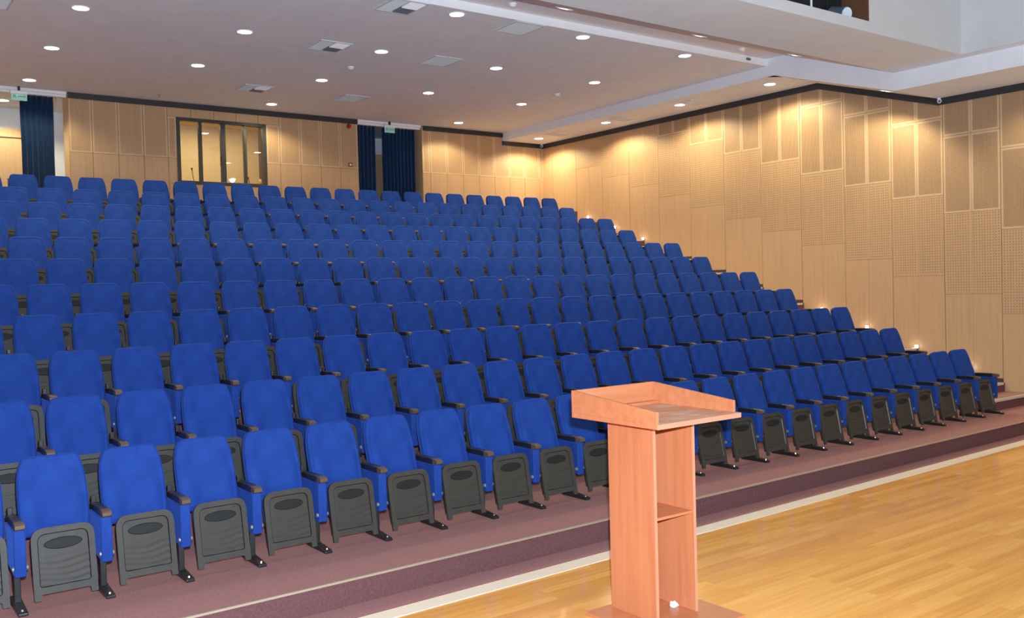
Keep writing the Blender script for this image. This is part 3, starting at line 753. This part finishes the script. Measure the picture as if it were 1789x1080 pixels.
    rg = [[bm.verts.new(pan(p.x, p.y, d)) for p in inset(co, ins)] for ins, d in ((.0, -.040), (0, -.085), (.012, -.105), (.04, -.112))]
    for a, b in zip(rg, rg[1:]):
        for i in range(len(co)): bm.faces.new((a[i], a[(i+1) % len(co)], b[(i+1) % len(co)], b[i]))
    bm.faces.new(rg[0]); bm.faces.new(rg[-1])
    finish('seat_cushion', bm, M_velvet, parent=t, smooth=True)
    # standard on the right-hand side
    X = .275
    bm = bmesh.new(); prism(bm, [(-.440, .232), (-.17, .262), (-.085, .555), (-.440, .555)], 0, X-.038, X+.038)
    sp = finish('side_panel', bm, M_velvet, parent=t, bevel=.012, seg=3)
    for s in (-1, 1):
        bm = bmesh.new(); cyl(bm, (X+s*.038, -.415, .292), (s, 0, 0), .017, .014, .012, 12); finish('hinge_bolt', bm, M_bolt, parent=sp)
    bm = bmesh.new()
    prof = [(-.462, .572), (-.45, .555), (-.34, .548), (-.10, .555), (-.05, .560), (-.05, .592), (-.16, .602), (-.34, .606), (-.462, .596)]
    prism(bm, prof, 0, X-.030, X+.030); ar = finish('armrest', bm, M_black, parent=t, bevel=.006)
    bm = bmesh.new()
    prism(bm, [(-.474, .566), (-.462, .557), (-.395, .551), (-.395, .6055), (-.462, .599), (-.474, .588)], 0, X-.032, X+.032)
    finish('arm_end_cap', bm, M_armpad, parent=ar, bevel=.004)
    bm = bmesh.new(); box(bm, X-.018, X+.018, -.07, -.035, .50, .64); finish('back_bracket', bm, M_black, parent=ar, bevel=.005)
    bm = bmesh.new(); box(bm, X-.03, X+.012, -.34, -.27, .018, .255); finish('leg', bm, M_steel, parent=t, bevel=.004)
    bm = bmesh.new(); prism(bm, [(-.545, 0), (-.17, 0), (-.17, .05), (-.30, .05), (-.52, .026), (-.545, .02)], 0, X-.04, X+.022)
    ft = finish('foot', bm, M_steel, parent=t, bevel=.005)
    bm = bmesh.new(); cyl(bm, (X-.009, -.505, .027), (0, 0, 1), .011, .008, .012, 10); finish('foot_bolt', bm, M_chrome, parent=ft)
    return t
seat0 = build_seat()
X0 = {1: -3.001, 2: -2.615, 5: -2.233, 8: -1.859, 11: -1.466}
NS = {1: 24, 2: 23, 5: 23, 8: 22, 11: 22}
ENDX = {3: 9.703, 4: 9.569, 6: 9.706, 7: 9.99, 9: 10.026, 10: 9.776}
for r in X0: ENDX[r] = X0[r]+.55*(NS[r]-1)
ORD = ['', 'first', 'second', 'third', 'fourth', 'fifth', 'sixth', 'seventh', 'eighth', 'ninth', 'tenth', 'eleventh', 'twelfth', 'thirteenth', 'fourteenth',
       'fifteenth', 'sixteenth', 'seventeenth', 'eighteenth', 'nineteenth', 'twentieth', 'twenty-first', 'twenty-second', 'twenty-third', 'twenty-fourth', 'twenty-fifth', 'twenty-sixth', 'twenty-seventh', 'twenty-eighth']
used = False
for r in range(1, NROW+1):
    rn = 'front row' if r == 1 else ('back row' if r == NROW else ORD[r]+' row from the front')
    for k in range(30):
        x = ENDX[r]-.55*k; y = row_y(r); z = row_floor(r)
        u, _v = project((x+.3, y-.25, z+.6))
        if u < 2 or x < LX+.6: break
        o = copy_tree(seat0) if used else seat0
        used = True
        o.location = (x, y, z)
        if k == 0: o['label'] = 'blue folded theatre seat at the right-hand end of the '+rn
        else: o['label'] = 'blue folded theatre seat, %s from the right end of the %s' % (ORD[k+1], rn)

# ------------------------------------------------------------------ lectern
def lectern():
    t = thing('lectern', (.33, -2.80, 0), 'reddish cherry wood lectern with raised-edge top standing on the stage floor', 'lectern')
    X, Y = .33, -2.80
    def part(name, x0, x1, y0, y1, z0, z1, m, parent=t, bev=.003):
        bm = bmesh.new(); box(bm, x0-X, x1-X, y0-Y, y1-Y, z0, z1); return finish(name, bm, m, parent=parent, bevel=bev)
    part('base_plate', -.075, .715, -3.26, -2.50, 0, .022, M_cherry_h)
    part('side_panel', .131, .153, -2.995, -2.55, .022, 1.375, M_cherry)
    part('side_panel', .507, .529, -2.995, -2.55, .022, 1.375, M_cherry)
    for nm_, xa in (('l', .131), ('r', .507)):
        bm = bmesh.new(); box(bm, xa-X, xa+.022-X, -2.9985-Y, -2.9952-Y, .022, 1.375); finish('edge_band', bm, M_cherry_e, parent=t)
    part('rear_panel', .1535, .5065, -2.575, -2.553, .022, 1.375, M_cherry)
    part('shelf', .1535, .5065, -2.985, -2.576, .705, .725, M_cherry_h)
    # top: tray board with tall rear board and tapering sides
    x0, x1, yf, yb, zb = -.085, .712, -3.255, -2.42, 1.376
    tr = part('tray_board', x0, x1, yf, yb, zb, zb+.032, M_cherry_h)
    tr.data.materials.append(M_worn)
    for p in tr.data.polygons:
        if p.normal.z > .9: p.material_index = 1
    bm = bmesh.new(); box(bm, x0-X-.001, x1-X+.001, yf-Y-.003, yf-Y, zb, zb+.032); finish('edge_band', bm, M_cherry_e, parent=tr)
    part('top_rear_board', x0, x1, yb-.02, yb, zb+.032, zb+.19, M_cherry_h)
    for xa in (x0, x1-.02):
        bm = bmesh.new(); ys = yf+.045 if xa > 0 else yf+.005
        prism(bm, [(ys-Y, zb+.032), (yb-.02-Y, zb+.032), (yb-.02-Y, zb+.19), (ys-Y, zb+.112)], 0, xa-X, xa+.02-X)
        finish('top_side_board', bm, M_cherry_h, parent=t, bevel=.002)
    part('pen_ledge', x0+.02, x1-.02, yb-.085, yb-.021, zb+.032, zb+.055, M_cherry_h)
lectern()
# crumpled wrapper inside the lectern
bm = bmesh.new(); bmesh.ops.create_icosphere(bm, subdivisions=3, radius=.024)
for v in bm.verts:
    q = v.co*70; s = 1+.45*math.sin(q.x*1.7+q.y)*math.cos(q.z*1.3+q.x)+random.uniform(-.25, .25)
    v.co = Vector((v.co.x*s, v.co.y*s, max(v.co.z*s*.9, -.02)))
o = finish('plastic_wrapper', bm, mat('crumpled_clear_plastic', (.75, .86, .92), .12, .25), loc=(.462, -2.835, .0425))
tag(o, 'small shiny crumpled plastic wrapper on the base of the lectern', 'wrapper')
